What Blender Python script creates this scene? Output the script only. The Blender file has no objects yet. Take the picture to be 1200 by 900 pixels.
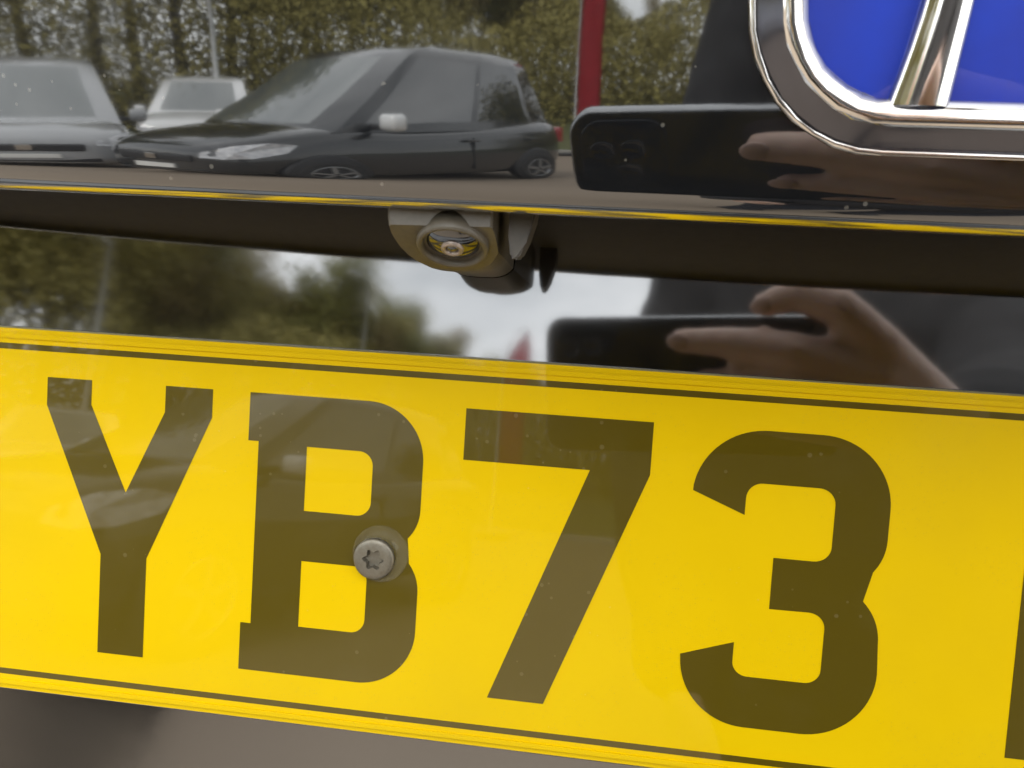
import bpy, bmesh, math, random
from mathutils import Vector, Matrix
R = math.radians
sc = bpy.context.scene
C = sc.collection

# ------------------------------------------------------------------ camera
# Plate frame: x along the plate (mm, 0 = left edge of the Y), y into the car, z up (0 = foot of the characters).
TILT = R(10.5)                                  # the plate leans back
PLATE_T = Matrix.Translation((-0.219, 0.0, 1.03)) @ Matrix.Rotation(-TILT, 4, 'X') @ Matrix.Scale(0.001, 4)
def PW(x, y, z): return PLATE_T @ Vector((x, y, z))
CAM_P = Vector((154.464, -194.999, 97.574))
rx, ry, rz = -0.0569875, -0.0647697, 0.1087926
Mcam = (Matrix.Rotation(-TILT, 3, 'X') @ Matrix.Rotation(rz, 3, 'Z') @ Matrix.Rotation(ry, 3, 'Y') @ Matrix.Rotation(rx, 3, 'X'))
RIGHT, FWD, UP = (Mcam.col[i].normalized() for i in range(3))
CAM_W = PLATE_T @ CAM_P
cam = bpy.data.cameras.new('camera'); camo = bpy.data.objects.new('camera', cam); C.objects.link(camo)
camo.matrix_world = Matrix.Translation(CAM_W) @ Matrix((RIGHT, UP, -FWD)).transposed().to_4x4()
cam.sensor_fit = 'HORIZONTAL'; cam.sensor_width = 36.0; cam.lens = 36.0 * 860 / 1200
cam.clip_start = 0.002; cam.clip_end = 1500
cam.dof.use_dof = True; cam.dof.focus_distance = 0.205; cam.dof.aperture_fstop = 34
sc.camera = camo

# ------------------------------------------------------------------ sky and sun (bright overcast)
SUN_EL, SUN_AZ = R(44), R(-28)
w = bpy.data.worlds.new('World'); sc.world = w; w.use_nodes = True
nt = w.node_tree; nt.nodes.clear()
def N(t, ty, **kw):
    n = t.nodes.new(ty)
    for k, v in kw.items(): setattr(n, k, v)
    return n
out = N(nt, 'ShaderNodeOutputWorld'); bg = N(nt, 'ShaderNodeBackground'); bg.inputs['Strength'].default_value = 0.1
sky = N(nt, 'ShaderNodeTexSky', sky_type='NISHITA', sun_disc=False, sun_elevation=SUN_EL, sun_rotation=SUN_AZ)
tc = N(nt, 'ShaderNodeTexCoord'); mp = N(nt, 'ShaderNodeMapping'); mp.inputs['Scale'].default_value = (1, 1, 3.2)
nz = N(nt, 'ShaderNodeTexNoise'); nz.inputs['Scale'].default_value = 2.6; nz.inputs['Detail'].default_value = 7; nz.inputs['Roughness'].default_value = .55
cr = N(nt, 'ShaderNodeValToRGB'); cr.color_ramp.elements[0].position = .3; cr.color_ramp.elements[1].position = .72
cr.color_ramp.elements[0].color = (5.0, 5.2, 5.3, 1); cr.color_ramp.elements[1].color = (11, 11, 10.9, 1)
mx = N(nt, 'ShaderNodeMix', data_type='RGBA'); mx.inputs['Factor'].default_value = .88
nt.links.new(tc.outputs['Generated'], mp.inputs['Vector']); nt.links.new(mp.outputs[0], nz.inputs['Vector'])
nt.links.new(nz.outputs[0], cr.inputs[0]); nt.links.new(sky.outputs[0], mx.inputs['A']); nt.links.new(cr.outputs[0], mx.inputs['B'])
nt.links.new(mx.outputs['Result'], bg.inputs[0]); nt.links.new(bg.outputs[0], out.inputs[0])
sun = bpy.data.lights.new('sun', 'SUN'); sun.energy = 1.0; sun.angle = R(25); sun.color = (1, .96, .9)
suno = bpy.data.objects.new('sun', sun); C.objects.link(suno)
sd = Vector((math.sin(SUN_AZ) * math.cos(SUN_EL), math.cos(SUN_AZ) * math.cos(SUN_EL), math.sin(SUN_EL)))
suno.rotation_euler = sd.to_track_quat('Z', 'Y').to_euler(); suno.location = (0, -3, 6)
sc.view_settings.view_transform = 'Standard'; sc.view_settings.look = 'None'; sc.view_settings.gamma = 1
sc.view_settings.exposure = 2.4
sc.view_settings.use_curve_mapping = False
sc.render.engine = 'CYCLES'; sc.cycles.max_bounces = 8; sc.cycles.glossy_bounces = 6; sc.cycles.caustics_reflective = False; sc.cycles.caustics_refractive = False

# ------------------------------------------------------------------ helpers
def obj(name, me, mat=None, parent=None, smooth=False, **props):
    if isinstance(me, bmesh.types.BMesh):
        m = bpy.data.meshes.new(name); me.normal_update(); me.to_mesh(m); me.free(); me = m
    o = bpy.data.objects.new(name, me); C.objects.link(o)
    if mat and not me.materials: me.materials.append(mat)
    if smooth:
        for p in me.polygons: p.use_smooth = True
    if parent: o.parent = parent
    for k, v in props.items(): o[k] = v
    return o
def empty(name, loc=(0, 0, 0), rz=0, **props):
    o = bpy.data.objects.new(name, None); C.objects.link(o); o.location = loc; o.rotation_euler = (0, 0, rz); o.empty_display_size = .1
    for k, v in props.items(): o[k] = v
    return o
def autosmooth(o, deg=35):
    for p in o.data.polygons: p.use_smooth = True
    bm = bmesh.new(); bm.from_mesh(o.data)
    for e in bm.edges:
        if len(e.link_faces) == 2 and e.calc_face_angle(0) > R(deg): e.smooth = False
    bm.to_mesh(o.data); bm.free()
def recalc(bm): bmesh.ops.recalc_face_normals(bm, faces=bm.faces); return bm
def grid(bm, pts, closeu=False, closev=False):
    """pts[i][j] -> quads"""
    V = [[bm.verts.new(p) for p in row] for row in pts]
    nu, nv = len(V), len(V[0])
    for i in range(nu if closeu else nu - 1):
        for j in range(nv if closev else nv - 1):
            bm.faces.new((V[i][j], V[(i + 1) % nu][j], V[(i + 1) % nu][(j + 1) % nv], V[i][(j + 1) % nv]))
    return V
def box(bm, c, s, M=None, bev=0, seg=2):
    g = bmesh.ops.create_cube(bm, size=1)
    vs = g['verts']
    for v in vs: v.co = Vector((v.co.x * s[0], v.co.y * s[1], v.co.z * s[2])) + Vector(c)
    if bev:
        es = list({e for v in vs for e in v.link_edges})
        r = bmesh.ops.bevel(bm, geom=es, offset=bev, segments=seg, affect='EDGES', profile=.6)
        vs = list({v for f in r['faces'] for v in f.verts} | {v for v in vs if v.is_valid})
    if M is not None:
        for v in vs: v.co = M @ v.co
    return vs
def frame_of(d):
    d = d.normalized(); a = Vector((0, 0, 1)) if abs(d.z) < .9 else Vector((1, 0, 0))
    u = d.cross(a).normalized(); return u, d.cross(u)
def tube(bm, pts, rad, n=12, caps=True):
    pts = [Vector(p) for p in pts]; rings = []
    for i, p in enumerate(pts):
        d = (pts[min(i + 1, len(pts) - 1)] - pts[max(i - 1, 0)])
        u, v = frame_of(d); r = rad[i] if hasattr(rad, '__len__') else rad
        rings.append([p + (u * math.cos(2 * math.pi * k / n) + v * math.sin(2 * math.pi * k / n)) * r for k in range(n)])
    V = grid(bm, rings, closev=True)
    if caps: bm.faces.new(V[0][::-1]); bm.faces.new(V[-1])
    return V
def lathe(bm, prof, n=32, M=None):
    """prof (r, h) about local z"""
    rings = [[(r * math.cos(2 * math.pi * k / n), r * math.sin(2 * math.pi * k / n), h) for k in range(n)] for r, h in prof]
    V = grid(bm, rings, closev=True)
    for row, rr in ((V[0], prof[0][0]), (V[-1], prof[-1][0])):
        if rr > 1e-6: bm.faces.new(row)
    bmesh.ops.remove_doubles(bm, verts=[v for row in V for v in row], dist=1e-7)
    if M is not None:
        for v in {v for row in V for v in row if v.is_valid}: v.co = M @ v.co
def blob(bm, a, b, ra, rb, n=16):
    """tapered capsule"""
    a, b = Vector(a), Vector(b); d = b - a; L = d.length
    prof = []
    for i in range(7):
        t = R(90 * i / 6); prof.append((ra * math.sin(t), -ra * math.cos(t)))
    for i in range(7):
        t = R(90 * i / 6); prof.append((rb * math.cos(t), L + rb * math.sin(t)))
    u, v = frame_of(d); dn = d.normalized()
    M = Matrix.Translation(a) @ Matrix((u, v, dn)).transposed().to_4x4()
    lathe(bm, prof, n, M)
def prism(outline, y0, y1, holes=()):
    """polygon (plate x,z) with holes -> solid between plate depths y0 (front) and y1"""
    bm = bmesh.new()
    loops = [outline] + list(holes); edges = []
    for lp in loops:
        vs = [bm.verts.new((x, y0, z)) for x, z in lp]
        edges += [bm.edges.new((vs[i], vs[(i + 1) % len(vs)])) for i in range(len(vs))]
    bmesh.ops.triangle_fill(bm, use_beauty=True, use_dissolve=False, edges=edges)
    r = bmesh.ops.extrude_face_region(bm, geom=list(bm.faces))
    for v in r['geom']:
        if isinstance(v, bmesh.types.BMVert): v.co.y = y1
    recalc(bm)
    for v in bm.verts: v.co = PLATE_T @ v.co
    return recalc(bm)
def arc(cx, cz, rx_, rz_, a0, a1, n=10):
    n *= 2
    return [(cx + rx_ * math.cos(R(a0 + (a1 - a0) * i / n)), cz + rz_ * math.sin(R(a0 + (a1 - a0) * i / n))) for i in range(n + 1)]

# ------------------------------------------------------------------ materials
def mat(name, col, rough=.5, metal=0, ior=1.5, coat=0, spec=None, **kw):
    m = bpy.data.materials.new(name); m.use_nodes = True; b = m.node_tree.nodes['Principled BSDF']
    b.inputs['Base Color'].default_value = (*col, 1); b.inputs['Roughness'].default_value = rough
    b.inputs['Metallic'].default_value = metal; b.inputs['IOR'].default_value = ior; b.inputs['Coat Weight'].default_value = coat
    b.inputs['Coat Roughness'].default_value = max(.02, rough * .8) if rough < .1 else .03
    for k, v in kw.items(): b.inputs[k].default_value = v
    return m
def vary(m, scale, amt, lo=.35, hi=.7, detail=5, col2=None, coord='Object', rough_to=None, bump=0, dist=.001, stretch=None):
    """noise driven colour / roughness / relief"""
    t = m.node_tree; b = t.nodes['Principled BSDF']
    tc = N(t, 'ShaderNodeTexCoord'); n = N(t, 'ShaderNodeTexNoise'); n.inputs['Scale'].default_value = scale; n.inputs['Detail'].default_value = detail
    src = tc.outputs[coord]
    if stretch:
        mp = N(t, 'ShaderNodeMapping'); mp.inputs['Scale'].default_value = stretch; t.links.new(src, mp.inputs[0]); src = mp.outputs[0]
    t.links.new(src, n.inputs['Vector'])
    r = N(t, 'ShaderNodeMapRange'); r.inputs['From Min'].default_value = lo; r.inputs['From Max'].default_value = hi; r.inputs['To Max'].default_value = amt
    t.links.new(n.outputs[0], r.inputs[0])
    if col2:
        x = N(t, 'ShaderNodeMix', data_type='RGBA'); s = b.inputs['Base Color']
        if s.links: t.links.new(s.links[0].from_socket, x.inputs['A'])
        else: x.inputs['A'].default_value = s.default_value
        x.inputs['B'].default_value = (*col2, 1); t.links.new(r.outputs[0], x.inputs['Factor']); t.links.new(x.outputs['Result'], s)
    if rough_to is not None:
        q = N(t, 'ShaderNodeMapRange'); q.inputs['From Max'].default_value = amt; q.inputs['To Min'].default_value = b.inputs['Roughness'].default_value; q.inputs['To Max'].default_value = rough_to
        t.links.new(r.outputs[0], q.inputs[0]); t.links.new(q.outputs[0], b.inputs['Roughness'])
    if bump:
        bp = N(t, 'ShaderNodeBump'); bp.inputs['Strength'].default_value = bump; bp.inputs['Distance'].default_value = dist
        t.links.new(n.outputs[0], bp.inputs['Height']); t.links.new(bp.outputs[0], b.inputs['Normal']); t.links.new(bp.outputs[0], b.inputs['Coat Normal'])
    return m
def specks(m, scale, size, col, amount=1.0, mask_scale=20, keep=.5):
    """sparse dust specks"""
    t = m.node_tree; b = t.nodes['Principled BSDF']; tc = N(t, 'ShaderNodeTexCoord')
    v = N(t, 'ShaderNodeTexVoronoi'); v.inputs['Scale'].default_value = scale; t.links.new(tc.outputs['Object'], v.inputs['Vector'])
    n = N(t, 'ShaderNodeTexNoise'); n.inputs['Scale'].default_value = mask_scale; t.links.new(tc.outputs['Object'], n.inputs['Vector'])
    sep = N(t, 'ShaderNodeSeparateColor'); t.links.new(v.outputs['Color'], sep.inputs[0])
    rad = N(t, 'ShaderNodeMath', operation='MULTIPLY'); t.links.new(sep.outputs[0], rad.inputs[0]); rad.inputs[1].default_value = size
    lt = N(t, 'ShaderNodeMath', operation='LESS_THAN'); t.links.new(v.outputs['Distance'], lt.inputs[0]); t.links.new(rad.outputs[0], lt.inputs[1])
    gt = N(t, 'ShaderNodeMath', operation='GREATER_THAN'); t.links.new(n.outputs[0], gt.inputs[0]); gt.inputs[1].default_value = keep
    ml = N(t, 'ShaderNodeMath', operation='MULTIPLY'); t.links.new(lt.outputs[0], ml.inputs[0]); t.links.new(gt.outputs[0], ml.inputs[1])
    m2 = N(t, 'ShaderNodeMath', operation='MULTIPLY'); t.links.new(ml.outputs[0], m2.inputs[0]); m2.inputs[1].default_value = amount
    x = N(t, 'ShaderNodeMix', data_type='RGBA'); s = b.inputs['Base Color']
    if s.links: t.links.new(s.links[0].from_socket, x.inputs['A'])
    else: x.inputs['A'].default_value = s.default_value
    x.inputs['B'].default_value = (*col, 1); t.links.new(m2.outputs[0], x.inputs['Factor']); t.links.new(x.outputs['Result'], s)
    return m

BLACK_PAINT = mat('black_paint', (.006, .0065, .0075), .03, ior=2.0, coat=.8)
vary(BLACK_PAINT, 30, .5, .45, .8, col2=(.014, .0135, .013), rough_to=.06, bump=.04, dist=.0004)
specks(BLACK_PAINT, 330, .16, (.12, .115, .1), .7, 60, .56)
GLOSS_BLACK = mat('gloss_black_plastic', (.007, .0065, .006), .045, ior=2.3, coat=.8)
vary(GLOSS_BLACK, 22, .5, .4, .8, col2=(.015, .014, .011), rough_to=.08, bump=.05, dist=.0004)
specks(GLOSS_BLACK, 400, .13, (.1, .095, .08), .6, 50, .6)
MATT_BLACK = vary(mat('recess_plastic', (.16, .15, .12), .6), 300, .6, col2=(.13, .12, .096), bump=.25, dist=.0003)
YELLOW = mat('plate_yellow', (.67, .45, .0), .5, ior=1.15, coat=.2)
vary(YELLOW, 28, .28, .4, .75, col2=(.58, .38, .0), bump=.03, dist=.0002)
specks(YELLOW, 420, .1, (.7, .55, .2), .25, 40, .6)
vary(YELLOW, 9, .35, .5, .72, col2=(.52, .36, .012), detail=8); specks(YELLOW, 1500, .22, (.4, .3, .06), .35, 30, .5)
LETTER = mat('plate_character_veiled', (.078, .055, .0008), .3, ior=1.3, coat=.9)  # lens veil over the black print is put into this olive-brown base
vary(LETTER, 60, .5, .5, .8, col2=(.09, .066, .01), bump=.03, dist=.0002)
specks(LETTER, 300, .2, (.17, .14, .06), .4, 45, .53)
ACRYL = vary(mat('plate_acrylic_edge', (.30, .26, .12), .25, coat=.5), 90, .5, col2=(.2, .18, .1))
LIP_CHROME = vary(mat('lip_chrome', (.72, .70, .66), .1, metal=1), 120, .4, col2=(.5, .48, .45), rough_to=.22)
SMOKED = vary(mat('smoked_chrome', (.10, .10, .115), .16, metal=.8), 200, .3, col2=(.07, .07, .08))
CHROME = vary(mat('chrome', (.66, .64, .61), .06, metal=1), 200, .4, col2=(.5, .48, .45), rough_to=.16)
BLUE = vary(mat('badge_blue', (.006, .035, .40), .35, coat=.6), 60, .7, col2=(.01, .022, .24))
STEEL = vary(mat('screw_steel', (.20, .185, .15), .42, metal=.8), 900, .8, col2=(.16, .14, .10), rough_to=.5, bump=.2, dist=.0003)
CLEAR = mat('clear_plastic', (.45, .42, .34), .1, ior=1.3, coat=.3, **{'Alpha': .06})
vary(CLEAR, 120, .4, col2=(.5, .46, .3), rough_to=.3)
HOUSING = vary(mat('camera_housing', (.10, .088, .066), .42), 700, .6, col2=(.07, .062, .046), bump=.25, dist=.0003)
BRACKET = vary(mat('bracket_plastic', (.065, .057, .044), .5), 500, .6, col2=(.04, .035, .028), bump=.25, dist=.0003)
LENS_GLASS = vary(mat('lens_glass', (.01, .01, .012), .03, ior=1.7, coat=1), 300, .3, col2=(.02, .02, .025))
RUBBER = vary(mat('dark_rubber', (.02, .019, .018), .6), 400, .5, col2=(.03, .029, .027))
LENS_RIM = vary(mat('lens_rim', (.34, .29, .26), .35, metal=.5), 600, .5, col2=(.35, .3, .25))

# ================================================================== SETTING (seen mirrored in the black paint)
ASPHALT = mat('asphalt', (.205, .163, .12), .85)
vary(ASPHALT, 1.2, .5, col2=(.17, .135, .10)); vary(ASPHALT, 160, .4, col2=(.26, .21, .16), bump=.4, dist=.004)
GRASS = mat('grass_ground', (.07, .085, .022), .9); vary(GRASS, .8, .7, col2=(.10, .09, .035), bump=.6, dist=.05)
KERB = vary(mat('kerb_concrete', (.33, .32, .29), .85), 30, .6, col2=(.24, .23, .21), bump=.3, dist=.004)
bm = bmesh.new(); box(bm, (0, 0, -.15), (900, 900, .3)); obj('car_park_ground', bm, ASPHALT, kind='structure')
random.seed(4)
BANK_Y = -13.5
bm = bmesh.new(); pts = []
def bank_z(x, y):
    d = BANK_Y - .2 - y
    return .12 + max(0, min(1.6, d * .11)) * (1 + .12 * math.sin(x * .31) + .08 * math.sin(x * .77 + y * .4))
for i in range(61):
    x = -90 + 180 * i / 60
    pts.append([(x, BANK_Y - .2 - d, bank_z(x, BANK_Y - .2 - d)) for d in (0, .6, 1.5, 3, 5, 8, 12, 18, 26, 40, 70)])
grid(bm, pts); obj('grass_bank', recalc(bm), GRASS, smooth=True, kind='structure')
bm = bmesh.new(); box(bm, (0, BANK_Y - .06, .06), (180, .15, .13), bev=.015); obj('kerb', bm, KERB, kind='structure')

# ------------------------------------------------------------------ trees on the bank
BARK = vary(mat('bark', (.10, .085, .06), .9), 14, .7, col2=(.05, .042, .03), bump=.6, dist=.02, stretch=(1, 1, .2))
LEAF = [mat('leaf_olive', (.26, .225, .055), .7), mat('leaf_bronze', (.28, .22, .08), .7), mat('leaf_green', (.21, .21, .045), .7)]
for m, c2 in zip(LEAF, ((.20, .175, .04), (.22, .17, .06), (.16, .16, .035))): vary(m, 1.7, .8, col2=c2)
def tree_proto(kind, h, rw, seed, leaves):
    rnd = random.Random(seed)
    tb = bmesh.new(); tips = []
    def limb(p, d, L, r, lev):
        n = 4; pts = [p]; rad = [r]
        for i in range(n):
            d = (d + Vector((rnd.uniform(-.18, .18), rnd.uniform(-.18, .18), rnd.uniform(-.02, .16)))).normalized()
            pts.append(pts[-1] + d * L / n); rad.append(r * (1 - .6 * (i + 1) / n))
        tube(tb, pts, rad, 6 if lev else 9)
        if lev >= 1: tips.extend(pts[2:])
        if lev < 2:
            for k in range(6 if lev == 0 else 4):
                f = rnd.uniform(.4, 1) if lev == 0 else rnd.uniform(.35, 1)
                i = min(n - 1, int(f * n)); q = pts[i].lerp(pts[i + 1], f * n - i) if f < 1 else pts[-1]
                a = rnd.uniform(0, 6.28); e = rnd.uniform(.25, 1.0)
                limb(q, Vector((math.cos(a) * math.cos(e), math.sin(a) * math.cos(e), math.sin(e))), L * rnd.uniform(.42, .62) * (rw if lev == 0 else 1), r * .42, lev + 1)
    limb(Vector((0, 0, -.3)), Vector((0, 0, 1)), h * .72, h * .022, 0)
    cb = bmesh.new(); zs = [t.z for t in tips]; top = max(zs)
    for k in range(leaves):
        c = rnd.choice(tips)
        p = c + Vector((rnd.gauss(0, .085 * h * .6), rnd.gauss(0, .085 * h * .6), rnd.gauss(0, .06 * h * .6)))
        if p.z < h * .1: continue
        u = Vector((rnd.gauss(0, 1), rnd.gauss(0, 1), rnd.gauss(0, 1))).normalized(); s = rnd.uniform(.06, .14)
        a, b = frame_of(u)
        vs = [cb.verts.new(p + a * s), cb.verts.new(p + b * s * .5), cb.verts.new(p - a * s), cb.verts.new(p - b * s * .5)]
        cb.faces.new(vs)
    T = bpy.data.meshes.new('trunk'); tb.to_mesh(T); tb.free(); T.materials.append(BARK)
    K = bpy.data.meshes.new('crown'); cb.to_mesh(K); cb.free(); K.materials.append(LEAF[kind])
    return T, K
protos = [tree_proto(0, 10, 1.0, 11, 19000), tree_proto(1, 10, .85, 23, 15000), tree_proto(2, 10, 1.15, 37, 20000)]
KINDS = ['olive', 'bronze brown', 'deep green']
tree_spots = [  # azimuth from the plate, distance, height, kind
    (-66, 24, 10.5, 2), (-60, 27, 11, 0), (-54, 23, 9.5, 1), (-50, 26, 11.5, 0), (-46, 23, 10.5, 2), (-42.5, 25, 11, 0), (-39, 22, 9.6, 0), (-36, 26, 10.2, 1),
    (-33.5, 26, 7.4, 0), (-31.5, 27, 6.5, 2), (-29.5, 26, 6.6, 0), (-27.6, 27, 6.8, 1), (-25.6, 28, 6.7, 0), (-23.4, 27, 6.4, 2), (-21.3, 28, 6.6, 0), (-19.2, 29, 6.3, 1),
    (-17, 30, 6.3, 0), (-15, 31, 6.2, 2), (-13, 32, 6.0, 0), (-11, 33, 5.6, 1), (-9, 35, 5.4, 0),
    (-5.5, 37, 5.0, 0), (-1, 38, 4.6, 1), (5, 37, 5.2, 0), (11, 36, 6.5, 2), (18, 34, 7.5, 0), (26, 32, 8, 1), (35, 30, 9, 0)]
ORD = 'first second third fourth fifth sixth seventh eighth ninth tenth eleventh twelfth thirteenth fourteenth fifteenth sixteenth seventeenth eighteenth nineteenth twentieth twenty-first twenty-second twenty-third twenty-fourth twenty-fifth twenty-sixth twenty-seventh twenty-eighth'.split()
for i, (az, d, h, k) in enumerate(tree_spots):
    x = d * math.sin(R(az)); y = -d * math.cos(R(az)); T, K = protos[k]
    t = empty('tree', (x, y, bank_z(x, y)), random.uniform(0, 6.28), category='tree', group='trees on the bank behind the car park')
    t.scale = (h / 10,) * 3
    n = ORD[i]
    t['label'] = f'{KINDS[k]} tree on the grass bank, {n} from the left in the reflected row'
    obj('trunk', T, None, t); obj('crown', K, None, t)
# understorey shrubs along the bank: one uncountable mass
rnd = random.Random(8); bm = bmesh.new()
for k in range(150000):
    az = rnd.uniform(-72, 40); d = rnd.uniform(19, 27); x = d * math.sin(R(az)); y = -d * math.cos(R(az))
    hh = 3.2 + 1.2 * math.sin(x * .9) * math.sin(x * .37 + 1) + 2.6 * max(0, min(1, (-34 - az) / 4))
    p = Vector((x, y, bank_z(x, y) + rnd.random() ** 1.3 * hh)); s = rnd.uniform(.045, .1)
    a, b = frame_of(Vector((rnd.gauss(0, 1), rnd.gauss(0, 1), rnd.gauss(0, 1))))
    bm.faces.new([bm.verts.new(p + a * s), bm.verts.new(p + b * s * .6), bm.verts.new(p - a * s), bm.verts.new(p - b * s * .6)])
obj('undergrowth', bm, LEAF[0], kind='stuff', label='olive undergrowth massed under the trees on the bank', category='undergrowth')

# ------------------------------------------------------------------ lamp posts, flag
GALV = vary(mat('galvanised_steel', (.42, .43, .42), .5, metal=.4), 8, .6, col2=(.32, .33, .33))
LAMP_GLASS = vary(mat('lamp_diffuser', (.75, .75, .72), .3), 20, .4, col2=(.65, .65, .6))
def lamp_post(az, d, h, label):
    x = d * math.sin(R(az)); y = -d * math.cos(R(az)); g = bank_z(x, y) if y < BANK_Y - .2 else 0
    r = empty('lamp_post', (x, y, g), R(az) * -1, label=label, category='lamp post', group='lamp posts round the car park')
    bm = bmesh.new(); tube(bm, [(0, 0, 0), (0, 0, 1.1), (0, 0, 1.12), (0, 0, h)], [.09, .09, .065, .045], 14); obj('pole', bm, GALV, r, True)
    bm = bmesh.new(); tube(bm, [(0, 0, h - .05), (0, .2, h + .06), (0, .55, h + .1)], [.03, .028, .026], 10); obj('arm', bm, GALV, r, True)
    bm = bmesh.new(); box(bm, (0, .85, h + .1), (.26, .7, .12), bev=.04, seg=3); hd = obj('lamp_head', bm, GALV, r, True)
    bm = bmesh.new(); box(bm, (0, .9, h + .032), (.19, .5, .03), bev=.01); obj('diffuser', bm, LAMP_GLASS, hd)
lamp_post(-36.6, 17.5, 5.2, 'tall grey lamp post on the bank, mirrored above the Y of the plate')
lamp_post(-18.2, 26, 6.2, 'thin grey lamp post further off, mirrored beneath the reversing camera')
RED = vary(mat('red_banner', (.42, .02, .03), .7), 6, .5, col2=(.3, .012, .02), bump=.3, dist=.01)
d = 12.6; az = -7.2
fx, fy = d * math.sin(R(az)), -d * math.cos(R(az))
fl = empty('feather_flag', (fx, fy, 0), .4, label='red feather flag on a pale pole at the car park edge', category='flag'); fl.scale = (1, 1, 1.12)
bm = bmesh.new(); box(bm, (0, 0, .05), (.5, .5, .09), bev=.02); obj('base', bm, RUBBER, fl)
bm = bmesh.new(); tube(bm, [(0, 0, .08), (0, 0, 2.6), (.06, 0, 3.0), (.22, 0, 3.25), (.42, 0, 3.3)], [.02, .016, .012, .01, .008], 10); obj('pole', bm, GALV, fl, True)
bm = bmesh.new(); fr = []
for i in range(15):
    z = .75 + 2.5 * i / 14; x0 = .02 if z < 2.6 else .02 + .42 * ((z - 2.6) / .66) ** 2
    x1 = .5 if z < 2.9 else .5 - .06 * (z - 2.9) / .35
    fr.append([(x0 + (x1 - x0) * j / 6, .02 * math.sin(z * 4 + j), z + .0) for j in range(7)])
V = grid(bm, fr); g = bmesh.ops.solidify(bm, geom=list(bm.faces), thickness=.003); obj('banner', bm, RED, fl, True)

# ------------------------------------------------------------------ parked cars
TYRE = vary(mat('tyre_rubber', (.02, .02, .02), .8), 60, .5, col2=(.035, .033, .03))
ALLOY = vary(mat('alloy', (.3, .305, .31), .35, metal=.8), 30, .4, col2=(.4, .41, .42))
CAR_GLASS = vary(mat('car_glass', (.02, .024, .024), .03, ior=2.0, coat=1), 3, .5, col2=(.03, .035, .035))
WINDSCREEN = vary(mat('windscreen_glass', (.13, .145, .14), .04, ior=1.9, coat=1), 3, .5, col2=(.10, .11, .11))  # pale base: sky reflection and the interior showing through are painted in
LAMP_CLEAR = vary(mat('headlamp', (.35, .36, .38), .1, coat=1), 25, .7, col2=(.75, .76, .78))
TRIM = vary(mat('black_trim', (.015, .015, .016), .5), 40, .5, col2=(.025, .025, .026))
PLATE_W = vary(mat('white_plate', (.75, .75, .72), .4), 60, .4, col2=(.6, .6, .58))
RED_LAMP = vary(mat('tail_lamp', (.35, .01, .015), .15, coat=1), 40, .5, col2=(.22, .006, .01))
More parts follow.
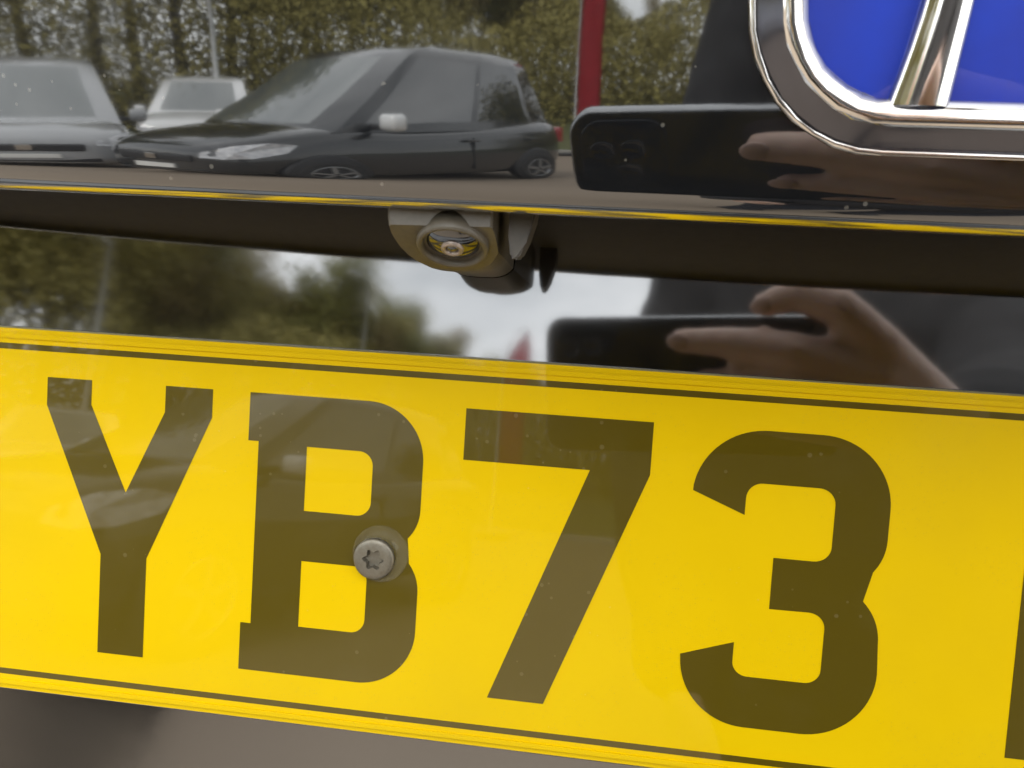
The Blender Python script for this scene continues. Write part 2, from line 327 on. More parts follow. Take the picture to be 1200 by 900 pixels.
def make_car(label, paint, loc, heading, sx=1, sz=1, suv=False, mirror_mat=None):
    """local: +x front, z up"""
    r = empty('parked_car', loc, heading, label=label, category='car', group='cars parked across the car park')
    r.scale = (sx, sx, sz)
    st = [(2.0, .50, .36, .70), (1.97, .66, .28, .77), (1.88, .79, .22, .85), (1.66, .85, .19, .92), (1.28, .87, .19, .985), (.98, .88, .19, 1.0), (.5, .88, .19, .97),
          (-.3, .88, .19, .98), (-1.0, .88, .19, 1.01), (-1.5, .87, .20, 1.03), (-1.82, .82, .25, 1.02), (-1.93, .74, .34, .93), (-1.97, .6, .42, .85)]
    rows = []
    for x, wd, zb, zt in st:
        hp = [(0, zb), (wd * .8, zb), (wd * .96, zb + .1), (wd, zb + (zt - zb) * .45), (wd * .985, zb + (zt - zb) * .72), (wd * .95, zt - .06), (wd * .86, zt), (wd * .45, zt + .025), (0, zt + .03)]
        rows.append([(x, y, z) for y, z in hp] + [(x, -y, z) for y, z in hp[-2:0:-1]])
    bm = bmesh.new(); V = grid(bm, rows, closev=True); bm.faces.new(V[0]); bm.faces.new(V[-1]); recalc(bm)
    body = obj('body', bm, paint, r, True); s = body.modifiers.new('sub', 'SUBSURF'); s.levels = s.render_levels = 2
    # cabin: ring of named columns, glass patches separate
    lv = [(.95, 1.36, -1.88, .80), (1.02, 1.24, -1.83, .785), (1.46, .42, -1.55, .65), (1.52, .24, -1.45, .61), (1.56, -.12, -1.2, .5)]
    us = [.03, .10, .50, .53, .80, .83, .95]
    def ring(z, xf, xr, hw):
        P = []
        for k in (-.8, -.4, 0, .4, .8): P.append((xf - .10 * k * k, hw * .94 * k, z))
        for u in us: P.append((xf - .1 + u * (xr - xf + .1), hw * (1 - .1 * max(0, u - .75) / .25), z))
        for k in (.75, .35, -.35, -.75): P.append((xr, hw * .88 * k, z))
        for u in us[::-1]: P.append((xf - .1 + u * (xr - xf + .1), -hw * (1 - .1 * max(0, u - .75) / .25), z))
        return [Vector(p) for p in P]
    rings = [ring(*a) for a in lv]; n = len(rings[0])
    glass_cols = {'windscreen': [0, 1, 2, 3], 'rear_window': [12, 13, 14], 'side_window': None}
    spans = [('windscreen', [0, 1, 2, 3]), ('side_window', [6]), ('side_window', [8]), ('side_window', [10]), ('rear_window', [12, 13, 14]), ('side_window', [16]), ('side_window', [18]), ('side_window', [20])]
    glassy = {c for _, cs in spans for c in cs}
    bm = bmesh.new(); VV = [[bm.verts.new(p) for p in rg] for rg in rings]
    for i in range(len(rings) - 1):
        for j in range(n):
            if i == 1 and j in glassy: continue
            bm.faces.new((VV[i][j], VV[i][(j + 1) % n], VV[i + 1][(j + 1) % n], VV[i + 1][j]))
    bm.faces.new(VV[-1]); recalc(bm); cab = obj('cabin_shell', bm, paint, r); autosmooth(cab, 40)
    for nm, cs in spans:
        bm = bmesh.new(); a = [bm.verts.new(rings[1][c]) for c in cs] + [bm.verts.new(rings[1][(cs[-1] + 1) % n])]
        b = [bm.verts.new(rings[2][c]) for c in cs] + [bm.verts.new(rings[2][(cs[-1] + 1) % n])]
        for q in range(len(cs)): bm.faces.new((a[q], a[q + 1], b[q + 1], b[q]))
        obj(nm, bm, WINDSCREEN if nm == 'windscreen' else CAR_GLASS, r, True)
    for sy in (1, -1):
        for wx in (1.28, -1.27):
            bm = bmesh.new(); M = Matrix.Translation((wx, sy * .80, .34)) @ Matrix.Rotation(R(-90 * sy), 4, 'X')
            lathe(bm, [(.0, -.02), (.365, -.02), (.372, .072), (.35, .084), (0, .084)], 32, M); obj('wheel_arch', recalc(bm), TRIM, r, True)
            M = Matrix.Translation((wx, sy * .80, .31)) @ Matrix.Rotation(R(-90 * sy), 4, 'X')
            bm = bmesh.new(); lathe(bm, [(.2, .0), (.29, .0), (.31, .03), (.31, .09), (.29, .105), (.215, .105), (.2, .09), (.2, 0)], 32, M)
            wh = obj('wheel', recalc(bm), TYRE, r, True)
            bm = bmesh.new(); lathe(bm, [(.185, .080), (.205, .080), (.212, .106), (.2, .108), (.19, .094), (.185, .08)], 32, M)
            for k in range(5):
                a = k * 2 * math.pi / 5 + .3
                box(bm, (0.11, 0, .1), (.17, .045, .022), M @ Matrix.Rotation(a, 4, 'Z'))
            obj('rim', bm, ALLOY, wh)
        # headlamp follows the wing
        bm = bmesh.new()
        hp = [(1.975, .52, .67), (1.915, .70, .66), (1.80, .815, .68), (1.58, .868, .75), (1.50, .865, .84), (1.66, .815, .865), (1.84, .70, .83), (1.955, .52, .745)]
        c = Vector((1.86, .72, .75)); cv = bm.verts.new((c.x + .03, sy * (c.y + .05), c.z)); vs = [bm.verts.new((x + .022, sy * (y + .022), z)) for x, y, z in hp]
        for q in range(len(vs)): bm.faces.new((cv, vs[q], vs[(q + 1) % len(vs)]))
        obj('headlight', recalc(bm), LAMP_CLEAR, r)
        bm = bmesh.new(); box(bm, (-1.93, sy * .66, .86), (.12, .2, .2), bev=.04); obj('tail_light', bm, RED_LAMP, r)
        bm = bmesh.new(); box(bm, (.78, sy * .975, 1.03), (.14, .17, .12), bev=.05, seg=3); mi = obj('door_mirror', bm, mirror_mat or paint, r, True)
        bm = bmesh.new(); box(bm, (.80, sy * .86, .995), (.06, .12, .04), bev=.01); obj('stalk', bm, TRIM, mi)
        for dx in (-.27, ):
            bm = bmesh.new(); box(bm, (dx, sy * .87, .62), (.007, .018, .5)); obj('door_seam', bm, TRIM, r)
        for dx in (.0, -.95):
            bm = bmesh.new(); box(bm, (dx - .25, sy * .878, .84), (.17, .03, .03), bev=.01); obj('door_handle', bm, paint, r)
    bm = bmesh.new(); box(bm, (1.98, 0, .64), (.06, .92, .13), bev=.03); gr = obj('grille', bm, TRIM, r)
    bm = bmesh.new(); box(bm, (2.018, 0, .65), (.016, .12, .09), bev=.005); obj('grille_badge', bm, CHROME, gr)
    bm = bmesh.new(); box(bm, (1.955, 0, .36), (.07, 1.1, .11), bev=.03); obj('lower_intake', bm, TRIM, r)
    bm = bmesh.new(); box(bm, (2.01, 0, .47), (.02, .5, .1), bev=.004); obj('number_plate', bm, PLATE_W, r)
    return r
def paint(name, c, c2):
    return vary(mat(name, c, .22, ior=1.5, coat=1), 2.5, .6, col2=c2)
P_DARK = paint('charcoal_paint', (.016, .018, .02), (.012, .013, .015)); P_GREY = paint('grey_paint', (.36, .37, .38), (.30, .31, .32))
P_WHITE = paint('white_paint', (.72, .73, .73), (.62, .63, .63)); P_SILVER = paint('silver_paint', (.4, .41, .41), (.33, .34, .34))
def place(label, pnt, az, d, facing, **kw):
    make_car(label, pnt, (-.065 + d * math.sin(R(az)), -.2 - d * math.cos(R(az)), 0), R(facing), **kw)
place('dark charcoal hatchback turned three-quarter on, with bright door mirror', P_DARK, -25.2, 5.5, 111, sz=1.02, mirror_mat=P_WHITE)
place('mid grey car seen head-on at the left end of the reflected row', P_GREY, -51.5, 7.8, 44)
place('white car parked behind the charcoal hatchback', P_WHITE, -38, 12.2, 60)

# ================================================================== THE BLACK CAR'S TAILGATE
car = empty('black_car', (0, 0, 0), label='glossy black car tailgate carrying the yellow number plate and chrome badge', category='car')
CROWN = 1.8
XS = [-.62 + 1.24 * i / 62 for i in range(63)]
lip0 = PW(219, -58, 121.3)
# upper panel profile (y, z, normal elevation) from the rolled lip upward
RL = .0056
prof = []
ctr = (lip0.y + RL, lip0.z + RL)
lipst = []
for i in range(13):
    tn = R(-95 + (95 - 50) * i / 12); lipst.append((ctr[0] - RL * math.cos(tn), ctr[1] + RL * math.sin(tn)))
for i in range(15):
    tn = R(-50 + (50 - 14) * i / 14)
    prof.append((ctr[0] - RL * math.cos(tn), ctr[1] + RL * math.sin(tn)))
tab = [(0, -14), (.0006, -9.5), (.0016, -7.0), (.004, -5.4), (.007, -4.4), (.010, -3.8), (.016, -3.5), (.045, -3.0), (.1, 1), (.2, 7), (.32, 13)]
y, z, s = *prof[-1], 0
def tnat(s):
    for (a, ta), (b, tb) in zip(tab, tab[1:]):
        if s <= b: return R(ta + (tb - ta) * (s - a) / (b - a))
    return R(tab[-1][1])
base_len = len(prof)
while s < .30:
    ds = .0005 if s < .03 else (.002 if s < .08 else .01)
    t = tnat(s + ds / 2); y += math.sin(t) * ds; z += math.cos(t) * ds; s += ds; prof.append((y, z))
def crown(x): return x * x / (2 * CROWN) + max(0, abs(x) - .45) ** 2 * 1.2
bm = bmesh.new(); grid(bm, [[(x, py + crown(x), pz) for py, pz in prof] for x in XS]); recalc(bm)
for f in bm.faces:
    if f.normal.y > 0 and f.calc_center_median().z > lip0.z + .03: bmesh.ops.reverse_faces(bm, faces=bm.faces); break
tail = obj('tailgate_skin', bm, BLACK_PAINT, car, True)
bm = bmesh.new(); grid(bm, [[(x, py + crown(x), pz) for py, pz in lipst] for x in XS]); obj('lip_strip', recalc(bm), LIP_CHROME, car, True)
# inner wall and roof of the recess behind the lip
ip = [(lipst[0][0] - .0006, lipst[0][1] + .0001)]
top = PW(0, 4, 131)
ip += [(ip[0][0] + .0004, ip[0][1] + .0012), (ip[0][0] + .003, ip[0][1] + .0022), (ip[0][0] + .012, ip[0][1] + .003), (top.y + .03, top.z + .001)]
bm = bmesh.new(); grid(bm, [[(x, py + crown(x) * (1 if i < 4 else 0), pz) for i, (py, pz) in enumerate(ip)] for x in XS])
obj('recess_lining', recalc(bm), MATT_BLACK, car, True)
# glossy panel the plate is fixed to
bm = bmesh.new(); rows = []
for x in [219 - 620 + 1240 * i / 40 for i in range(41)]:
    rows.append([PW(x, 4.2 + dy, zz) for zz, dy in ((166, 0), (120, 0), (60, 0), (0, 0), (-52, 0), (-60, -1.5), (-66, -7), (-69, -20), (-70, -45), (-73, -58), (-80, -64), (-110, -68), (-170, -66), (-260, -50))])
grid(bm, rows); recalc(bm); pan = obj('plate_panel', bm, GLOSS_BLACK, car, True)

# ------------------------------------------------------------------ number plate
PX0, PX1, PZ0, PZ1 = -41, 479, -14.5, 92.8
def rrect(x0, x1, z0, z1, r, n=6):
    return arc(x1 - r, z1 - r, r, r, 0, 90, n) + arc(x0 + r, z1 - r, r, r, 90, 180, n) + arc(x0 + r, z0 + r, r, r, 180, 270, n) + arc(x1 - r, z0 + r, r, r, 270, 360, n)
bm = prism(rrect(PX0 + .5, PX1 - .5, PZ0 + .5, PZ1 - .5, 6), 0, .2)
plate = obj('number_plate', bm, YELLOW, car, label='yellow rear number plate reading YB73')
# acrylic rim: stepped edge
bm = bmesh.new()
outs = []
for off, yy in ((.5, 0.0), (.15, .25), (0, .7), (0, 3.0), (.4, 3.4)):
    outs.append([PW(x, yy, zz) for x, zz in rrect(PX0 + off, PX1 - off, PZ0 + off, PZ1 - off, 6)])
V = grid(bm, outs, closev=True); bm.faces.new(V[-1]); obj('acrylic_edge', recalc(bm), ACRYL, plate, True)
# raised yellow margin outside the printed line
def ring_prism(a, b, y0, y1): return prism(a, y0, y1, [b])
obj('raised_margin', ring_prism(rrect(PX0 + 2.0, PX1 - 2.0, PZ0 + 2.0, PZ1 - 2.0, 5), rrect(PX0 + 3.3, PX1 - 3.3, PZ0 + 3.3, PZ1 - 3.3, 4.2), -.55, .05), YELLOW, plate)
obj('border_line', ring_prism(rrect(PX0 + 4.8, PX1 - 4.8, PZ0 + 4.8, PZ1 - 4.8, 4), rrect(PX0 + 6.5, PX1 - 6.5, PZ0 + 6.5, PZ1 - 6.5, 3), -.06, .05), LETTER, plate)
F0, F1 = -.10, .06
# Y
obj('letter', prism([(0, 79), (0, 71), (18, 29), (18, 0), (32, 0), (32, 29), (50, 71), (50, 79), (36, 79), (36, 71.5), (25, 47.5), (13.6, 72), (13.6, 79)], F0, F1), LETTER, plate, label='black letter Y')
# B
Bo = [(61, 0), (61, 13.5), (64, 13.5), (64, 65.5), (61, 65.5), (61, 79)] + arc(95, 63, 16, 16, 90, 0, 10) + [(111, 52)] + arc(99, 50, 12, 12, 0, -42, 4) + arc(98, 27, 13.5, 13, 38, 0, 4) + [(111.5, 16)] + arc(95.5, 16, 16, 16, 0, -90, 10)
Bh1 = rrect(78, 97, 47, 65, 4); Bh2 = rrect(78, 97, 14, 32.8, 4)
Bh1 = [(78, 47)] + [(78, 65)] + arc(93, 61, 4, 4, 90, 0, 5) + arc(93, 51, 4, 4, 0, -90, 5)
Bh2 = [(78, 14)] + [(78, 32.8)] + arc(93, 28.8, 4, 4, 90, 0, 5) + arc(93, 18, 4, 4, 0, -90, 5)
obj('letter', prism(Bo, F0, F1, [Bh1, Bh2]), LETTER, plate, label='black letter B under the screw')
# 7
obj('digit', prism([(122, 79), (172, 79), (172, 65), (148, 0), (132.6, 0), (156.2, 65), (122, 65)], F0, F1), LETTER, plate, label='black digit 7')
# 3
T3 = [(183.4, 62.0)] + arc(201.5, 61, 18.2, 18, 172, 90, 9) + arc(215, 61, 18, 18, 90, 0, 10) + [(233, 55)] + arc(221, 53, 12, 13, 0, -40, 4) + arc(219, 26, 14, 14.5, 48, 0, 5) + [(233.5, 18)] + arc(215.5, 18, 18, 18, 0, -90, 9) + arc(201, 17.5, 17.5, 17.5, 270, 182, 9) + [(183.4, 18), (197, 22.6), (197, 18)] + arc(201, 17.5, 4, 3.8, 185, 270, 4) + arc(215.5, 17.5, 4, 3.8, 270, 360, 4) + arc(215.2, 28.5, 4.3, 4, 0, 90, 4) + [(205.2, 32.4), (205.2, 46)] + arc(215.2, 50, 4.3, 4, -90, 0, 4) + arc(215.2, 61, 4.3, 4.2, 0, 90, 4) + arc(201, 61, 4, 4.2, 90, 180, 4) + [(197, 56.6)]
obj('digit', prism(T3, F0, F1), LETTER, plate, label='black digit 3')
# stem of the next character, cut by the picture's edge
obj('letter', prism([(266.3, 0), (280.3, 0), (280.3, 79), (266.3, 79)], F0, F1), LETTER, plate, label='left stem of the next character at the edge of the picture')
# screw with clear plastic cap washer
NRM = (PLATE_T.to_3x3() @ Vector((0, -1, 0))).normalized(); XV = Vector((1, 0, 0)); UPV = NRM.cross(XV).normalized()
def plate_M(x, z, off=0):
    return Matrix.Translation(PW(x, -off, z)) @ Matrix((XV, UPV, NRM)).transposed().to_4x4() @ Matrix.Scale(.001, 4)
SX, SZ = 99.6, 36.4
Ms = plate_M(SX + 1.0, SZ + .7, .12)
bm = bmesh.new(); lathe(bm, [(4.6, 0), (7.9, 0), (7.9, .4), (7.6, .8), (7.2, .75), (6.9, .3), (6.2, .3), (5.9, .9), (5.6, 1.0), (4.6, 1.0), (4.6, 0)], 40, Ms); obj('cap_washer', recalc(bm), CLEAR, plate, True)
bm = bmesh.new(); box(bm, (0, 0, 0), (1.2, 2.4, .5), plate_M(SX + 5.2, SZ + 3.5, 1.0) @ Matrix.Rotation(R(42), 4, 'Z'), bev=.25); obj('cap_hinge', bm, CLEAR, plate)
Ms = plate_M(SX - .6, SZ - .7, .4)
bm = bmesh.new(); nseg = 48; rows = []
def star(a): return 2.55 + .5 * math.cos(6 * a)
for r_, h_, st_ in ((5.7, -.15, 0), (5.75, .7, 0), (5.6, 1.1, 0), (5.2, 1.4, 0), (4.6, 1.55, 0), (3.8, 1.6, 0), (1, 1.62, 1), (.93, 1.3, 1), (.85, -1.2, 1), (.45, -1.4, 1), (0.02, -1.5, 1)):
    rows.append([Ms @ Vector(((star(2 * math.pi * k / nseg) * r_ if st_ else r_) * math.cos(2 * math.pi * k / nseg), (star(2 * math.pi * k / nseg) * r_ if st_ else r_) * math.sin(2 * math.pi * k / nseg), h_)) for k in range(nseg)])
V = grid(bm, rows, closev=True); bm.faces.new(V[0]); bm.faces.new(V[-1]); sco = obj('screw', recalc(bm), STEEL, plate); autosmooth(sco, 40)

# ------------------------------------------------------------------ reversing camera in the recess
hb = bmesh.new()
# rounded housing, plate-frame mm: front view outline lofted through depth
def hshape(sc_, y):
    cx, cz = 123.0, 124.0; pts = []
    for k in range(36):
        a = 2 * math.pi * k / 36; e = .62
        ca, sa = math.cos(a), math.sin(a)
        x = math.copysign(abs(ca) ** e, ca) * 12.4; z = math.copysign(abs(sa) ** .8, sa) * (11.2 if sa < 0 else 26)
        if x > 10.6: x = 10.6
        pts.append((cx + x * sc_, y, cz + z * (sc_ if sa < 0 else 1)))
    return pts
rows = [[PW(*p) for p in hshape(s_, y_)] for s_, y_ in ((.9, -48.5), (.94, -48), (.97, -46), (.99, -42), (1, -37), (1, -28), (.96, -22), (.9, -16), (.85, -2), (.84, 3))]
V = grid(hb, rows, closev=True); hb.faces.new(V[0]); hb.faces.new(V[-1])
LN = (PLATE_T.to_3x3() @ Vector((0.02, -.44, -.90))).normalized(); LU = LN.cross(XV).normalized(); LX = LU.cross(LN).normalized()
LC = PW(124.2, -43.5, 116.2)
recalc(hb)
cut = bmesh.ops.bisect_plane(hb, geom=hb.verts[:] + hb.edges[:] + hb.faces[:], plane_co=LC - LN * .0012, plane_no=LN, clear_outer=True)
ce = [e for e in cut['geom_cut'] if isinstance(e, bmesh.types.BMEdge)]
bmesh.ops.edgeloop_fill(hb, edges=ce)
rc = obj('reversing_camera', recalc(hb), HOUSING, car, label='small reversing camera with round lens under the lip'); autosmooth(rc, 30)
def lensM(off=0): return Matrix.Translation(LC + LN * off * .001) @ Matrix((LX, LU, LN)).transposed().to_4x4() @ Matrix.Scale(.00096, 4)
bm = bmesh.new(); lathe(bm, [(7.9, -4), (7.9, -.3), (7.6, .2), (7.1, .3), (6.7, .05), (6.5, -.8), (6.4, -4)], 40, lensM()); obj('lens_ring', recalc(bm), HOUSING, rc, True)
bm = bmesh.new(); lathe(bm, [(0, .1), (2.4, .0), (3.6, -.25), (4.6, -.6), (5.6, -1.1), (6.55, -1.8), (6.55, -4), (0, -4)], 40, lensM()); obj('lens_well', recalc(bm), LENS_GLASS, rc, True)
bm = bmesh.new(); lathe(bm, [(1.5, -1.2), (2.5, -1.2), (2.6, -.2), (2.4, .5), (1.9, .7), (1.45, .4), (1.5, -1.2)], 32, lensM()); obj('lens_barrel', recalc(bm), LENS_RIM, rc, True)
bm = bmesh.new(); lathe(bm, [(0, .5), (.5, .45), (1.0, .3), (1.5, -.1), (1.5, -1), (0, -1)], 24, lensM()); obj('lens', recalc(bm), LENS_GLASS, rc, True)
# side bracket fin
bm = bmesh.new()
fo = [(135.2, 150), (141.6, 150), (141.0, 123), (139.6, 118), (138.2, 114.8), (137.2, 114.2), (136.4, 115), (135.8, 119)]
a = [bm.verts.new(PW(x, -44, z)) for x, z in fo]; b = [bm.verts.new(PW(x, -34, z + 1.2)) for x, z in fo]
bm.faces.new(a); bm.faces.new(b[::-1])
for i in range(len(fo)): bm.faces.new((a[i], a[(i + 1) % len(fo)], b[(i + 1) % len(fo)], b[i]))
bmesh.ops.bevel(bm, geom=[e for e in bm.edges], offset=.0005, segments=2, affect='EDGES'); obj('bracket', recalc(bm), BRACKET, rc)

# ------------------------------------------------------------------ chrome badge on the tailgate
def skin(x, h):
    """point and frame on the tailgate skin at height h above the lip (m)"""
    best = min(range(base_len, len(prof)), key=lambda i: abs(prof[i][1] - (lip0.z + h)))
    i = best; t = Vector((0, prof[i + 1][0] - prof[i - 1][0], prof[i + 1][1] - prof[i - 1][1])).normalized()
    nx = Vector((x / CROWN, -1, 0)).normalized()
    p = Vector((x, prof[i][0] + crown(x), prof[i][1])); n = (nx * t.z + Vector((0, 0, t.y))).normalized()
    return p, n
def badge_outline(off, n=9):
    """rounded trapezoid, bottom narrower; inset by off (mm); centre at bottom middle"""
    cor = [(-45 + off, off, 25), (45 - off, off, 25), (50 - off, 70 - off, 16), (-50 + off, 70 - off, 16)]; P = []
    for i, (x, z, r) in enumerate(cor):
        r = max(1.5, r - off); p = Vector((x, z)); a = (Vector(cor[i - 1][:2]) - p).normalized(); b = (Vector(cor[(i + 1) % 4][:2]) - p).normalized()
        h = a.angle(b) / 2; dl = r / math.tan(h); cpt = p + (a + b).normalized() * (r / math.sin(h))
        s0 = p + a * dl - cpt; ang = (p + b * dl - cpt).angle_signed(s0)
        for k in range(n + 1):
            q = s0.copy(); q.rotate(Matrix.Rotation(ang * k / n, 2)); P.append(cpt + q)
    # extra points along the straights
    Q = []
    for i, p in enumerate(P):
        q = P[(i + 1) % len(P)]; m = max(1, int((q - p).length / 5))
        Q += [p.lerp(q, k / m) for k in range(m)]
    return P
BX, BH = .004, .0125
def bpt(p, lift):
    q, n = skin(BX + p.x * .001, BH + p.y * .001); return q + n * lift * .001
def badge_loop(off, lift): return [bpt(p, lift) for p in badge_outline(off)]
bm = bmesh.new(); ringp = [(0, -.6), (0, .75), (.25, 1.0), (.75, 1.0), (1.0, .8), (1.1, .5)]
grid(bm, [badge_loop(o, l) for o, l in ringp], closev=True); badge = obj('badge', recalc(bm), CHROME, car, True, label='chrome framed badge with a blue field')
bm = bmesh.new(); rp = [(1.1, .45), (1.6, .7), (2.6, 1.3), (3.8, 2.1), (4.8, 2.7)]
grid(bm, [badge_loop(o, l) for o, l in rp], closev=True); obj('smoked_bevel', recalc(bm), SMOKED, badge, True)
bm = bmesh.new(); rp = [(4.8, 2.72), (5.0, 3.1), (5.5, 3.4), (6.3, 3.4), (7.1, 3.0), (7.9, 2.4), (8.6, 1.6), (9.0, .9), (9.2, .4), (9.3, .1)]
grid(bm, [badge_loop(o, l) for o, l in rp], closev=True); obj('chrome_frame', recalc(bm), CHROME, badge, True)
bm = bmesh.new(); vs = [bm.verts.new(p) for p in badge_loop(9.1, .35)]; bm.faces.new(vs)
f0 = bm.faces[:] if False else list(bm.faces)
bmesh.ops.triangulate(bm, faces=f0); obj('blue_field', recalc(bm), BLUE, badge)
for sx in (-1, 1):
    bm = bmesh.new(); rows = []
    for k in range(12):
        zz = 8.2 + 50 * k / 11; cx = sx * (15.5 + 3.5 * abs(k / 11 - .45) ** 1.5 * 2); hw = 3.6 + 1.6 * abs(k / 11 - .5) ** 2 * 3
        rows.append([bpt(Vector((cx + u * hw, zz)), l) for u, l in ((-1, .2), (-.98, 1.6), (-.8, 2.3), (-.4, 2.75), (0, 2.85), (.4, 2.75), (.8, 2.3), (.98, 1.6), (1, .2))])
    grid(bm, rows); obj('chrome_bar', recalc(bm), CHROME, badge, True)

# ================================================================== PHONE AND PHOTOGRAPHER (mirrored in the paint)
PHONE_M = Matrix.Translation(CAM_W - FWD * .0025) @ Matrix((RIGHT, UP, FWD)).transposed().to_4x4() @ Matrix.Scale(.001, 4)   # mm: right, up, towards the car
PH_BODY = vary(mat('phone_back', (.012, .013, .015), .12, coat=.3), 200, .4, col2=(.02, .021, .024), rough_to=.25)
PH_FRAME = vary(mat('phone_frame', (.45, .46, .47), .25, metal=.9), 120, .4, col2=(.35, .36, .37))
PH_GLASS = vary(mat('phone_lens_glass', (.006, .006, .009), .03, ior=1.7), 200, .3, col2=(.012, .012, .016))
SCREEN = vary(mat('phone_screen', (.01, .01, .011), .05, coat=1), 50, .3, col2=(.015, .015, .016))
def phone_slab(x0, x1, z0, z1, r, y0, y1, bev):
    bm = bmesh.new(); loops = []
    for off, yy in ((bev, y0), (bev * .3, y0 + (bev * .3 if y1 > y0 else -bev * .3)), (0, y0 + (bev if y1 > y0 else -bev)), (0, y1 - (bev if y1 > y0 else -bev)), (bev * .3, y1 - (bev * .3 if y1 > y0 else -bev * .3)), (bev, y1)):
        loops.append([PHONE_M @ Vector((x, zz, yy)) for x, zz in rrect(x0 + off, x1 - off, z0 + off, z1 - off, r, 8)])
    V = grid(bm, loops, closev=True); bm.faces.new(V[0]); bm.faces.new(V[-1]); return recalc(bm)
phone = obj('smartphone', phone_slab(-26, 126, -57, 16.5, 10, -11, -2.2, 1.6), PH_FRAME, None, True, label='black smartphone held level in the right hand', category='phone')
obj('back_cover', phone_slab(-25, 125, -56, 15.5, 9.2, -2.4, -1.9, .15), PH_BODY, phone)
obj('screen', phone_slab(-25, 125, -56, 15.5, 9.2, -11.3, -10.9, .1), SCREEN, phone)
bump = obj('camera_bump', phone_slab(-21, 13, -26, 13, 8, -2.0, -.6, .5), PH_BODY, phone, True)
for lx, lz in ((0, 0), (-12, -1), (-1, -14)):
    bm = bmesh.new(); lathe(bm, [(0, -.7), (5.2, -.7), (5.2, .4), (4.6, .6), (4.3, .1), (0, .1)], 28, PHONE_M @ Matrix.Translation((lx, lz, 0))); obj('camera_lens', recalc(bm), PH_GLASS, bump, True)
# photographer
SKIN = vary(mat('skin', (.70, .50, .40), .5, **{'Subsurface Weight': .15, 'Subsurface Radius': (.01, .004, .002), 'Subsurface Scale': .5}), 120, .5, col2=(.62, .40, .32), bump=.2, dist=.0006)
COAT = vary(mat('dark_coat_cloth', (.016, .016, .018), .85), 500, .6, col2=(.028, .026, .026), bump=.4, dist=.001)
JEANS = vary(mat('dark_trousers', (.02, .023, .032), .9), 400, .6, col2=(.03, .034, .045), bump=.4, dist=.001)
HAIR = vary(mat('brown_hair', (.04, .025, .015), .6), 90, .7, col2=(.07, .045, .03), bump=.6, dist=.003, stretch=(1, 1, .2))
SHOE = vary(mat('black_shoe', (.015, .014, .013), .4), 100, .5, col2=(.03, .028, .026))
def PM(x, z, y): return PHONE_M @ Vector((x, z, y))
def chain(bm, pts, rad, n=14):
    for i in range(len(pts) - 1): blob(bm, pts[i], pts[i + 1], rad[i], rad[i + 1], n)
PX, PY = .262, -.70
wristR = PM(210, -62, -34); elbowR = wristR + Vector((.13, -.215, .04)); shR = Vector((PX + .165, PY + .02, 1.42))
wristL = Vector((PX - .21, PY + .10, .90)); elbowL = Vector((PX - .235, PY - .05, 1.14)); shL = Vector((PX - .165, PY, 1.42))
hips = [Vector((PX + s * .085, PY - .02, .90)) for s in (-1, 1)]; knees = [Vector((PX + s * .10, PY + .02, .49)) for s in (-1, 1)]; ank = [Vector((PX + s * .11, PY - .05, .08)) for s in (-1, 1)]
def remesh(o, v, smooth=6):
    m = o.modifiers.new('remesh', 'REMESH'); m.mode = 'VOXEL'; m.voxel_size = v; m.use_smooth_shade = True
    s = o.modifiers.new('smooth', 'SMOOTH'); s.factor = .5; s.iterations = smooth
bm = bmesh.new()
# right hand gripping the end of the phone
fingers = [
    [(88, 22, 6, 7.0), (102, 26.5, 10, 8.4), (121, 20, 15, 10), (143, 0, 10, 11)],
    [(47, 3.5, 6.8, 7.0), (70, 3, 10, 8.4), (100, -1, 15, 9.8), (142, -13, 9, 11)],
    [(58, -17, 6, 6.4), (80, -18, 9.5, 7.5), (110, -21, 15, 8.5), (152, -30, 7, 9.4)],
    [(78, -38, 5.5, 5.8), (96, -39, 9, 6.6), (118, -41, 13, 7.4), (152, -46, 4, 8.4)],
    [(96, 4, -18, 7.2), (118, 0, -21, 8.8), (142, -12, -20, 10.5), (170, -36, -16, 13)]]
for fg in fingers: chain(bm, [PM(*p[:3]) for p in fg], [p[3] * .001 for p in fg])
for p in fingers[:4]: blob(bm, PM(*p[-1][:3]), PM(198, -56, -26), .0105, .017)
blob(bm, PM(150, -13, 2), PM(190, -50, -22), .012, .018); blob(bm, PM(160, -34, -10), PM(198, -58, -28), .013, .02)
chain(bm, [wristR, wristR.lerp(elbowR, .5), elbowR, shR], [.027, .038, .042, .05])
# left hand, relaxed
lh = wristL
for k in range(4):
    b0 = lh + Vector((.012 - .004 * k, .03 - .018 * k, -.085)); L = (.075, .082, .077, .06)[k]
    chain(bm, [lh + Vector((.0, .012 - .008 * k, -.01)), b0, b0 + Vector((.008, .0, -L * .5)), b0 + Vector((.022, -.004, -L))], [.016, .0095, .0085, .0068])
chain(bm, [lh + Vector((0, .01, -.015)), lh + Vector((.02, .04, -.045)), lh + Vector((.03, .05, -.08)), lh + Vector((.034, .05, -.105))], [.016, .012, .0095, .0075])
chain(bm, [wristL, elbowL, shL], [.027, .04, .05])
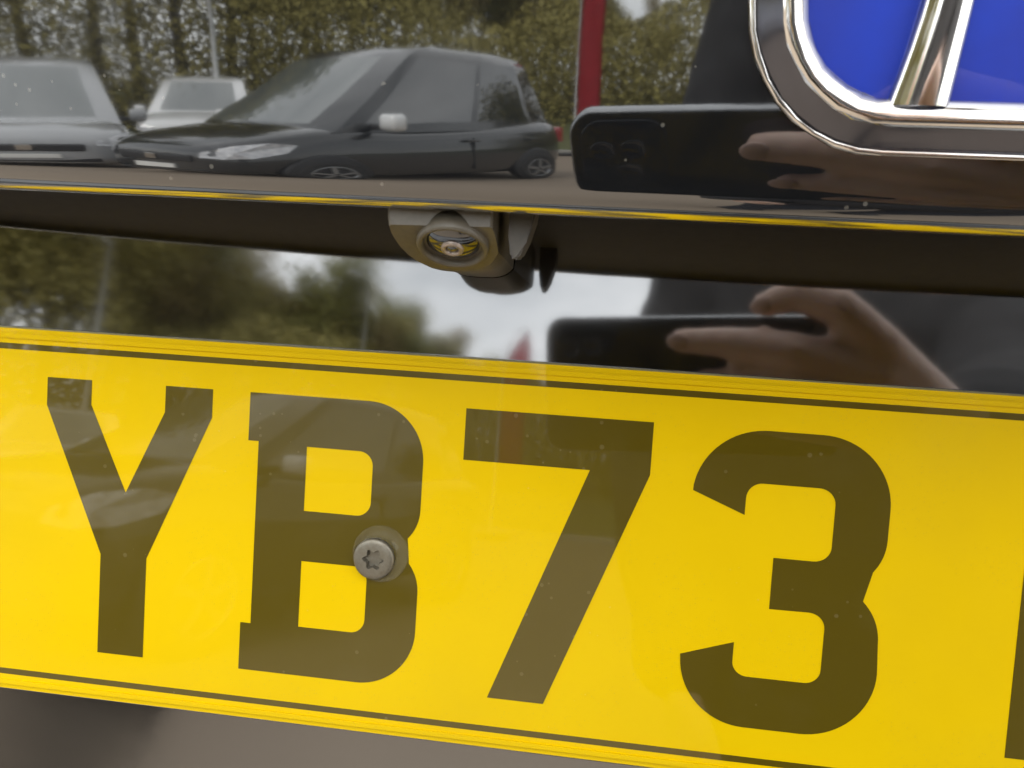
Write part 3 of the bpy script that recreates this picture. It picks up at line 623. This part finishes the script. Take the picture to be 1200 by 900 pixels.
# trunk, legs, neck, head
chain(bm, [Vector((PX, PY - .01, .94)), Vector((PX, PY, 1.14)), Vector((PX, PY + .01, 1.32)), Vector((PX, PY, 1.43))], [.125, .115, .125, .085])
blob(bm, shL, shR, .055, .055)
for s in (0, 1): chain(bm, [hips[s], knees[s], ank[s]], [.085, .055, .036]); blob(bm, ank[s] + Vector((0, -.02, -.04)), ank[s] + Vector((0, .13, -.05)), .035, .028)
hd = Vector((PX - .03, PY + .10, 1.66)); blob(bm, Vector((PX, PY + .01, 1.43)), hd + Vector((0, -.03, -.06)), .055, .052)
blob(bm, hd + Vector((0, -.025, .03)), hd + Vector((0, .02, -.05)), .088, .062); blob(bm, hd + Vector((0, .01, .02)), hd + Vector((0, .04, -.085)), .075, .034)
blob(bm, hd + Vector((0, .075, .0)), hd + Vector((0, .098, -.032)), .010, .014)
for s in (-1, 1):
    blob(bm, hd + Vector((s * .083, -.015, .01)), hd + Vector((s * .086, -.012, -.03)), .014, .010)
    blob(bm, hd + Vector((s * .02, .076, -.062)), hd + Vector((0, .082, -.06)), .007, .009); blob(bm, hd + Vector((s * .02, .078, .016)), hd + Vector((s * .05, .066, .014)), .010, .009)
person = obj('person', bm, SKIN, None, label='person in a dark coat holding a phone with the right hand', category='person'); remesh(person, .0032, 5)
# nails on the visible fingers
NAIL = vary(mat('finger_nail', (.66, .46, .38), .3), 300, .3, col2=(.6, .4, .33))
for fg in fingers[:4]:
    a, b = Vector(fg[0][:3]), Vector(fg[1][:3]); r0 = fg[0][3]; d = (a - b).normalized()
    bm = bmesh.new(); bmesh.ops.create_uvsphere(bm, u_segments=14, v_segments=8, radius=1)
    side = d.cross(Vector((0, 0, 1))).normalized(); nn = side.cross(d)
    nn = nn if nn.z > 0 else -nn
    Mn = PHONE_M @ Matrix.Translation(a + d * 1.2 + nn * (r0 - 1.1)) @ Matrix((d * 5.6, side * 4.4, nn * 1.3)).transposed().to_4x4()
    for v in bm.verts: v.co = Mn @ v.co
    obj('finger_nail', recalc(bm), NAIL, person, True)
bm = bmesh.new()
chain(bm, [Vector((PX, PY - .01, .84)), Vector((PX, PY, 1.05)), Vector((PX, PY + .005, 1.27)), Vector((PX, PY, 1.43))], [.165, .155, .155, .10]); blob(bm, Vector((PX - .06, PY, .88)), Vector((PX - .07, PY, 1.32)), .14, .13); blob(bm, Vector((PX + .06, PY, .88)), Vector((PX + .07, PY, 1.32)), .14, .13)
blob(bm, shL, shR, .08, .08); chain(bm, [shR, elbowR, wristR.lerp(elbowR, .0)], [.082, .066, .046]); chain(bm, [shL, elbowL, wristL.lerp(elbowL, .1)], [.082, .066, .048])
blob(bm, Vector((PX - .06, PY + .02, 1.49)), Vector((PX + .06, PY + .02, 1.49)), .05, .05)
coat = obj('coat', bm, COAT, person); remesh(coat, .008, 8)
dm = coat.modifiers.new('folds', 'DISPLACE'); tx = bpy.data.textures.new('folds', 'CLOUDS'); tx.noise_scale = .09; dm.texture = tx; dm.strength = .022
bm = bmesh.new()
for s in (0, 1): chain(bm, [hips[s], knees[s], ank[s] + Vector((0, 0, .01))], [.11, .078, .06])
tr = obj('trousers', bm, JEANS, person); remesh(tr, .009, 6)
for s in (0, 1):
    bm = bmesh.new(); blob(bm, ank[s] + Vector((0, -.03, -.036)), ank[s] + Vector((0, .15, -.044)), .044, .036); sh = obj('shoe', bm, SHOE, person); remesh(sh, .008, 3)
bm = bmesh.new(); blob(bm, hd + Vector((0, -.04, .045)), hd + Vector((0, .0, .05)), .088, .085); blob(bm, hd + Vector((0, -.06, .0)), hd + Vector((0, -.055, -.06)), .08, .05)
hr = obj('hair', bm, HAIR, person); remesh(hr, .006, 4)
for s in (-1, 1):
    bm = bmesh.new(); blob(bm, hd + Vector((s * .032, .066, -.002)), hd + Vector((s * .034, .0665, -.002)), .011, .011); obj('eye', bm, mat('eye', (.7, .68, .65), .2), person, True)
